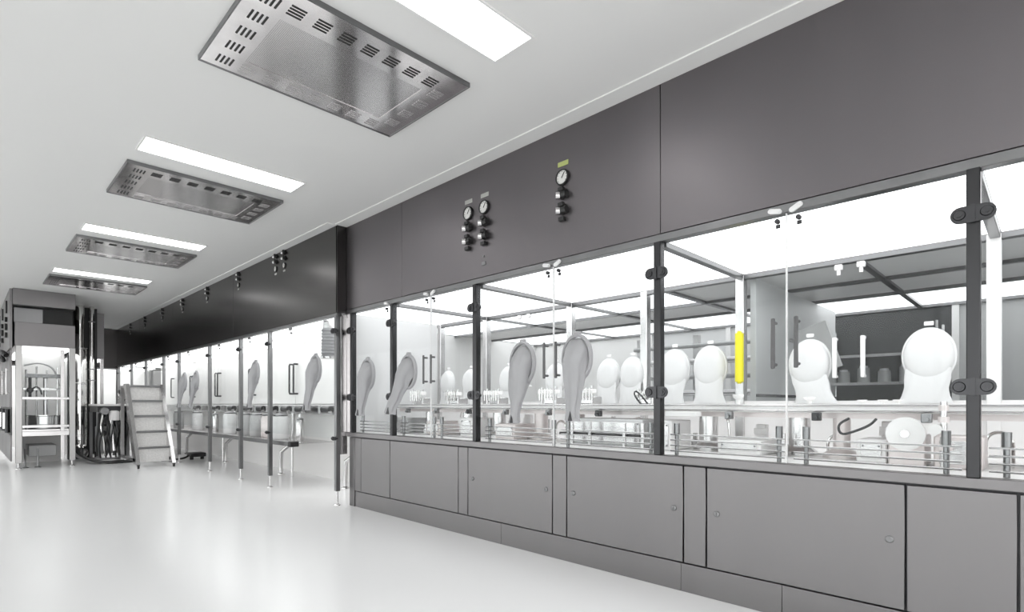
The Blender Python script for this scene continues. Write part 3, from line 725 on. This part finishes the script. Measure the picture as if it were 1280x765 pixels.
# ------------------------------------------------------------------ left cabin
lc = E('filling_cabin', 'tall steel filling cabin with a lit glass window at the left', 'machine', (.95, 11.5, 0))
x0, x1, y0, y1 = .565, 1.31, 11.25, 14.6
B().box(x0, x1, y0-.05, y1, 2.52, H-.001, .003).done('upper_casing', 'steel', lc)
B().box(x0+.03, x1, y0+.25, y1, 2.27, 2.52).done('recess', 'black', lc)
B().box(x0+.02, x0+.36, y0+.18, y0+.26, 2.28, 2.50).done('recess_box', 'post', lc)
B().box(x0+.02, x1+.0, y0-.02, y1, 1.90, 2.26, .003).done('lower_casing', 'steel', lc)
for x in (x0+.03, x1-.07):
    for y in (y0, y1-.1):
        po = B().box(x, x+.075, y, y+.075, .09, 1.90, .003).done('post', 'cab', lc)
        B().cyl((x+.037, y+.037, .01), (x+.037, y+.037, .09), .014, seg=10).lathe([(.04, 0), (.037, .01), (.016, .02)], (x+.037, y+.037, 0), seg=14).done('levelling_foot', 'bright', po)
B().box(x0+.105, x1-.07, y0+.03, y0+.04, .60, 1.86).done('glass_pane', 'glass', lc)
B().box(x0+.105, x1-.07, y0+.01, y0+.06, .50, .57, .003).box(x0+.105, x1-.07, y0+.01, y0+.06, .63, .67, .003).done('lower_rail', 'bright', lc)
B().box(x0+.105, x1-.07, y0+.01, y0+.05, 1.07, 1.11, .003).done('middle_rail', 'bright', lc)
B().box(x1-.18, x1-.13, y0+.02, y0+.06, .12, 1.86, .003).done('inner_post', 'bright', lc)
B().box(x0+.1, x1-.05, y0+.1, y1-.1, 1.86, 1.895).done('light_panel', 'booth_far', lc)
B().box(x0+.1, x1-.05, y0+1.2, y0+1.24, .0, 1.86).done('back_panel', 'white', lc)
B().box(x0+.09, x1-.05, y0+.08, y0+1.2, .55, .60).done('deck', 'bright', lc)
B().box(x0+.2, x1-.2, y0+.3, y0+.9, .16, .34, .01).done('pedestal', 'grey', lc)
for x in (x0+.15, x0+.30):
    B().cyl((x, y0+.15, .01), (x, y0+.15, .30), .012, seg=8).lathe([(.045, 0), (.04, .01), (.016, .02)], (x, y0+.15, 0), seg=14).done('inner_foot', 'post', lc)
dr = thing('stopper_drum', 'wide steel drum standing inside the left cabin', 'drum', (.95, 11.7, .6))
B().lathe([(.20, 0), (.22, .01), (.22, .20), (.20, .21)], (.98, 11.68, .60), seg=28).done('drum', 'bright', dr)
B().lathe([(.235, 0), (.235, .012), (.05, .03)], (.98, 11.68, .81), seg=28).done('lid', 'chrome', dr)
B().cyl((.98, 11.68, .84), (.98, 11.68, 1.45), .03, seg=12).done('column', 'bright', dr)
ar = thing('dosing_arm', 'small steel arm with clamp and hose inside the left cabin', 'arm', (.85, 11.6, 1.1))
B().box(.72, 1.18, 11.50, 11.56, 1.42, 1.48, .004).done('beam', 'post', ar)
B().cyl((.78, 11.53, 1.10), (.78, 11.53, 1.42), .02, seg=12).ball((.78, 11.53, 1.22), .045).done('clamp', 'dark', ar)
B().tube([(.78, 11.53, 1.2), (.84, 11.50, 1.28), (.90, 11.50, 1.25), (.92, 11.50, 1.15)], .012, 8, 2).done('hose', 'dark', ar)
# side of the cabin along the corridor wall
sd = lc
B().box(.53, .56, 11.30, 14.6, 1.85, H-.001).done('side_fascia', 'steel', sd)
for i in range(3):
    a = 11.32+i*1.08
    d = B().box(.535, .56, a, a+1.05, .95, 1.83, .003).done('side_door', 'steel', sd)
    handle(d, .535, a+.15, 1.15, 1.55, 'chrome')
    B().box(.54, .56, a, a+1.05, .12, .52, .003).done('side_skirt', 'steel', sd)
    B().box(.55, .56, a, a+1.05, .52, .95).done('dark_bay', 'black', sd)
    v = B().cyl((.53, a+.55, 2.35), (.50, a+.55, 2.35), .04, seg=12).box(.50, .53, a+.5, a+.6, 2.18, 2.28).box(.50, .53, a+.5, a+.6, 2.06, 2.14)
    v.cyl((.52, a+.55, 2.45), (.52, a+.55, 2.65), .012, seg=8).done('side_gauge', 'black', sd)
    B().cyl((.52, a+.3, .55), (.52, a+.3, .92), .03, seg=10).done('side_hose', 'dark', sd)
    B().cyl((.52, a+.7, .60), (.52, a+.7, .86), .04, seg=10).done('side_hose', 'bright', sd)
B().tube([(.50, 11.45, 1.75), (.45, 11.6, 1.82), (.45, 12.0, 1.80), (.50, 12.3, 1.72)], .035, 10, 2).done('dark_duct', 'black', sd)

for k in range(4):
    B().cyl((.74+.13*k, y0+.42, .60), (.74+.13*k, y0+.42, 1.55+.06*(k % 2)), .012, seg=8).done('inner_rod', 'bright', lc)
B().tube([(.72, y0+.5, 1.62), (.9, y0+.48, 1.68), (1.1, y0+.5, 1.60), (1.16, y0+.5, 1.3)], .014, 8, 2).done('inner_hose', 'grey', lc)
B().box(.70, 1.18, y0+.36, y0+.40, 1.22, 1.26, .003).done('inner_bar', 'bright', lc)
# chrome ducts
pp = E('chrome_duct', 'thick vertical chrome duct rising to the ceiling by the left cabin', 'duct', (1.51, 12.40, .1))
B().cyl((1.51, 12.40, 2.0), (1.51, 12.40, H-.001), .068, seg=36).done('upper_pipe', 'chrome', pp)
B().cyl((1.51, 12.40, .36), (1.51, 12.40, 2.0), .105, seg=36).done('lower_pipe', 'chrome', pp)
B().tube([(1.51, 12.40, .38), (1.51, 12.38, .24), (1.50, 12.30, .16), (1.50, 12.12, .14)], .10, 24, 2).done('elbow', 'chrome', pp)
for z in (.42, 1.35, 1.98): B().lathe([(.107, 0), (.114, .005), (.114, .025), (.107, .03)], (1.51, 12.40, z), seg=36).done('collar', 'bright', pp)
p2 = E('thin_chrome_duct', 'thin vertical chrome duct beside the thick one', 'duct', (1.68, 12.40, 0))
B().cyl((1.68, 12.38, .02), (1.68, 12.38, H-.001), .036, seg=24).done('pipe', 'chrome', p2)
for z in (1.42, 1.62, 2.48): B().lathe([(.05, 0), (.05, .02)], (1.68, 12.38, z), seg=24).done('collar', 'post', p2)
B().cyl((1.68, 12.38, 0), (1.68, 12.38, .03), .07, seg=20).done('foot_flange', 'post', p2)
p3 = E('dark_backboard', 'dark board behind the chrome ducts, from floor to ceiling', 'board', (1.56, 12.62, 0))
B().box(1.36, 1.79, 12.60, 12.66, 0, H-.001, .004).done('board', 'black', p3)
B().box(1.36, 1.40, 12.57, 12.60, 0, H-.001, .004).done('edge_strip', 'dark', p3)

# second cabin behind the ducts
c2 = E('rear_cabin', 'grey casing with lit window behind the chrome ducts', 'machine', (1.65, 13.9, 0))
B().box(1.42, 1.985, 13.2, 15.0, 1.88, H-.001, .003).done('casing', 'steel', c2)
for x in (1.44, 1.93): B().box(x, x+.05, 13.22, 13.27, 0, 1.88).done('post', 'bright', c2)
B().box(1.5, 1.92, 13.24, 13.25, 1.0, 1.86).done('glass_pane', 'glass', c2)
B().box(1.44, 1.96, 13.3, 14.9, 1.84, 1.875).done('light_panel', 'booth_far', c2)
B().box(1.44, 1.96, 13.8, 13.84, 0, 1.84).done('back_panel', 'white', c2)

# machine bench between the ducts and the steps
mb = E('machine_bench', 'cluttered steel bench with white top and dark drives beside the steps', 'bench', (1.85, 11.9, 0))
B().box(1.62, 2.12, 11.5, 12.3, .965, 1.0, .004).done('bench_top', 'polymer', mb)
B().box(1.64, 2.10, 11.52, 12.28, .86, .965).done('apron', 'dark', mb)
for x in (1.65, 2.07):
    for y in (11.53, 12.25): B().box(x-.022, x+.022, y-.022, y+.022, .0, .86).done('leg', 'post', mb)
B().box(1.70, 2.05, 11.7, 12.2, .14, .60, .01).done('lower_box', 'grey', mb)
B().box(1.64, 2.10, 12.23, 12.27, .10, .86).done('back_board', 'black', mb)  # black board added so the space behind the hoses stays dark
B().lathe([(.07, 0), (.075, .01), (.075, .15), (.04, .17)], (1.86, 11.44, .72), seg=20).done('white_canister', 'polymer', mb)
B().cyl((1.86, 11.44, .20), (1.82, 11.46, .72), .035, seg=12).done('strut', 'bright', mb)
B().cyl((1.72, 11.5, .88), (1.72, 11.36, .88), .06, seg=16).done('motor', 'post', mb)
for i in range(7):
    x = 1.66+i*.045
    B().tube([(x, 11.47, .84), (x+random.uniform(-.05, .05), 11.40, .62), (x+random.uniform(-.06, .06), 11.42, .40), (x+random.uniform(-.04, .04), 11.45, .12)], random.choice((.010, .014, .018)), 8, 2).done('hose', ('black', 'chrome', 'dark', 'black', 'grey', 'dark', 'black')[i], mb)
B().box(2.075, 2.10, 11.55, 12.25, .10, .86).done('side_board', 'dark', mb)  # dark board added to keep light out of the open bench
for x, y, z, r, l in ((1.78, 11.60, .72, .07, .2), (1.95, 11.58, .66, .06, .22), (1.72, 11.62, .50, .05, .18), (1.98, 11.56, .30, .06, .2)):
    B().cyl((x, y, z), (x, y-l*.6, z), r, seg=16).cyl((x, y-l*.6, z), (x, y-l*.8, z), r*.45, seg=12).done('drive', 'dark', mb)
for i in range(6):
    x = 1.68+i*.07
    B().tube([(x, 11.5, .80-.05*(i % 3)), (x+.03, 11.36, .62), (x-.04+.02*(i % 2), 11.40, .32), (x, 11.46, .05)], .012, 8, 2).done('hose', 'black' if i % 2 else 'dark', mb)
B().box(1.60, 2.12, 11.44, 11.50, .05, .085).done('foot_rail', 'post', mb)
ct = thing('control_head', 'small control head with dark top standing on the bench', 'control head', (2.02, 11.7, 1.0))
B().box(1.95, 2.09, 11.62, 11.78, 1.0, 1.18, .008).done('body', 'bright', ct)
B().box(1.96, 2.08, 11.60, 11.76, 1.18, 1.26, .02).done('cap', 'dark', ct)
B().cyl((1.99, 11.62, 1.10), (1.99, 11.59, 1.10), .022, seg=12).cyl((2.05, 11.62, 1.07), (2.05, 11.59, 1.07), .018, seg=12).done('buttons', 'black', ct)
for i in range(4):
    pts = [(1.36+.06*i, 12.1-.1*i, .30-.04*i), (1.45, 11.9-.12*i, .10), (1.62, 11.4-.06*i, .025+.002*i), (1.9, 11.30-.05*i, .022), (2.1+.1*i, 11.35-.04*i, .022)]
    tag(B().tube(pts, .02, 8, 3).done('floor_hose', 'black', None), 'black hose trailing on the floor below the chrome ducts', 'hose', 'black floor hoses')
ft = thing('foot_pedal', 'small black foot pedal box on the floor behind the steps', 'pedal', (3.0, 11.0, 0))
B().box(2.90, 3.14, 10.9, 11.2, .05, .12, .01).done('box', 'black', ft)
for x in (2.93, 3.10): B().cyl((x, 11.0, 0), (x, 11.0, .05), .03, seg=10).done('foot', 'black', ft)
tag(B().tube([(2.90, 11.1, .06), (2.8, 11.0, .03), (2.6, 11.0, .02), (2.45, 10.95, .02)], .016, 8, 2).done('pedal_cable', 'black', None), 'black cable running on the floor from the foot pedal to the steps', 'cable')

# ------------------------------------------------------------------ mobile steps
st = E('mobile_steps', 'five-tread mobile steps with pebbled steel risers', 'steps', (2.16, 10.3, 0))
SX0, SX1 = 1.905, 2.435
N = 5; hh = 1.31
def sy(z): return 10.0+z*.62
for i in range(N):
    z0_, z1_ = .08+i*(hh-.08)/N, .08+(i+1)*(hh-.08)/N
    ya = sy(z0_)
    B().box(SX0+.05, SX1-.05, ya+.13, ya+.145, z0_+.0, z1_-.03).done('riser', 'step', st)
    B().box(SX0+.05, SX1-.05, ya+.075, sy(z1_)+.11, z1_-.03, z1_, .004).done('tread', 'step', st)
    B().box(SX0+.05, SX1-.05, ya+.066, ya+.075, z1_-.034, z1_+.002, .002).done('nosing', 'post', st)  # tread edge coloured darker to stand in for the shadow line between steps
for x in (SX0, SX1-.05):
    B().prism([(x, 9.98, .06), (x, 10.22, .06), (x, sy(hh)+.14, hh+.02), (x, sy(hh)-.04, hh+.02)], (.05, 0, 0)).done('stringer', 'bright', st)
    B().box(x, x+.05, sy(hh)+.35, sy(hh)+.40, .06, hh).done('rear_leg', 'bright', st)
    B().box(x, x+.05, 10.1, sy(hh)+.37, .10, .15).done('base_rail', 'bright', st)
B().box(SX0+.05, SX1-.05, sy(hh)+.115, sy(hh)+.40, hh-.03, hh, .003).done('platform', 'step', st)
for x in (SX0+.025, SX1-.025):
    for y in (10.0, sy(hh)+.37):
        c = B().cyl((x-.012, y, .032), (x+.012, y, .032), .032, seg=18).box(x-.02, x+.02, y-.015, y+.02, .045, .07)
        c.done('caster', 'black', st)
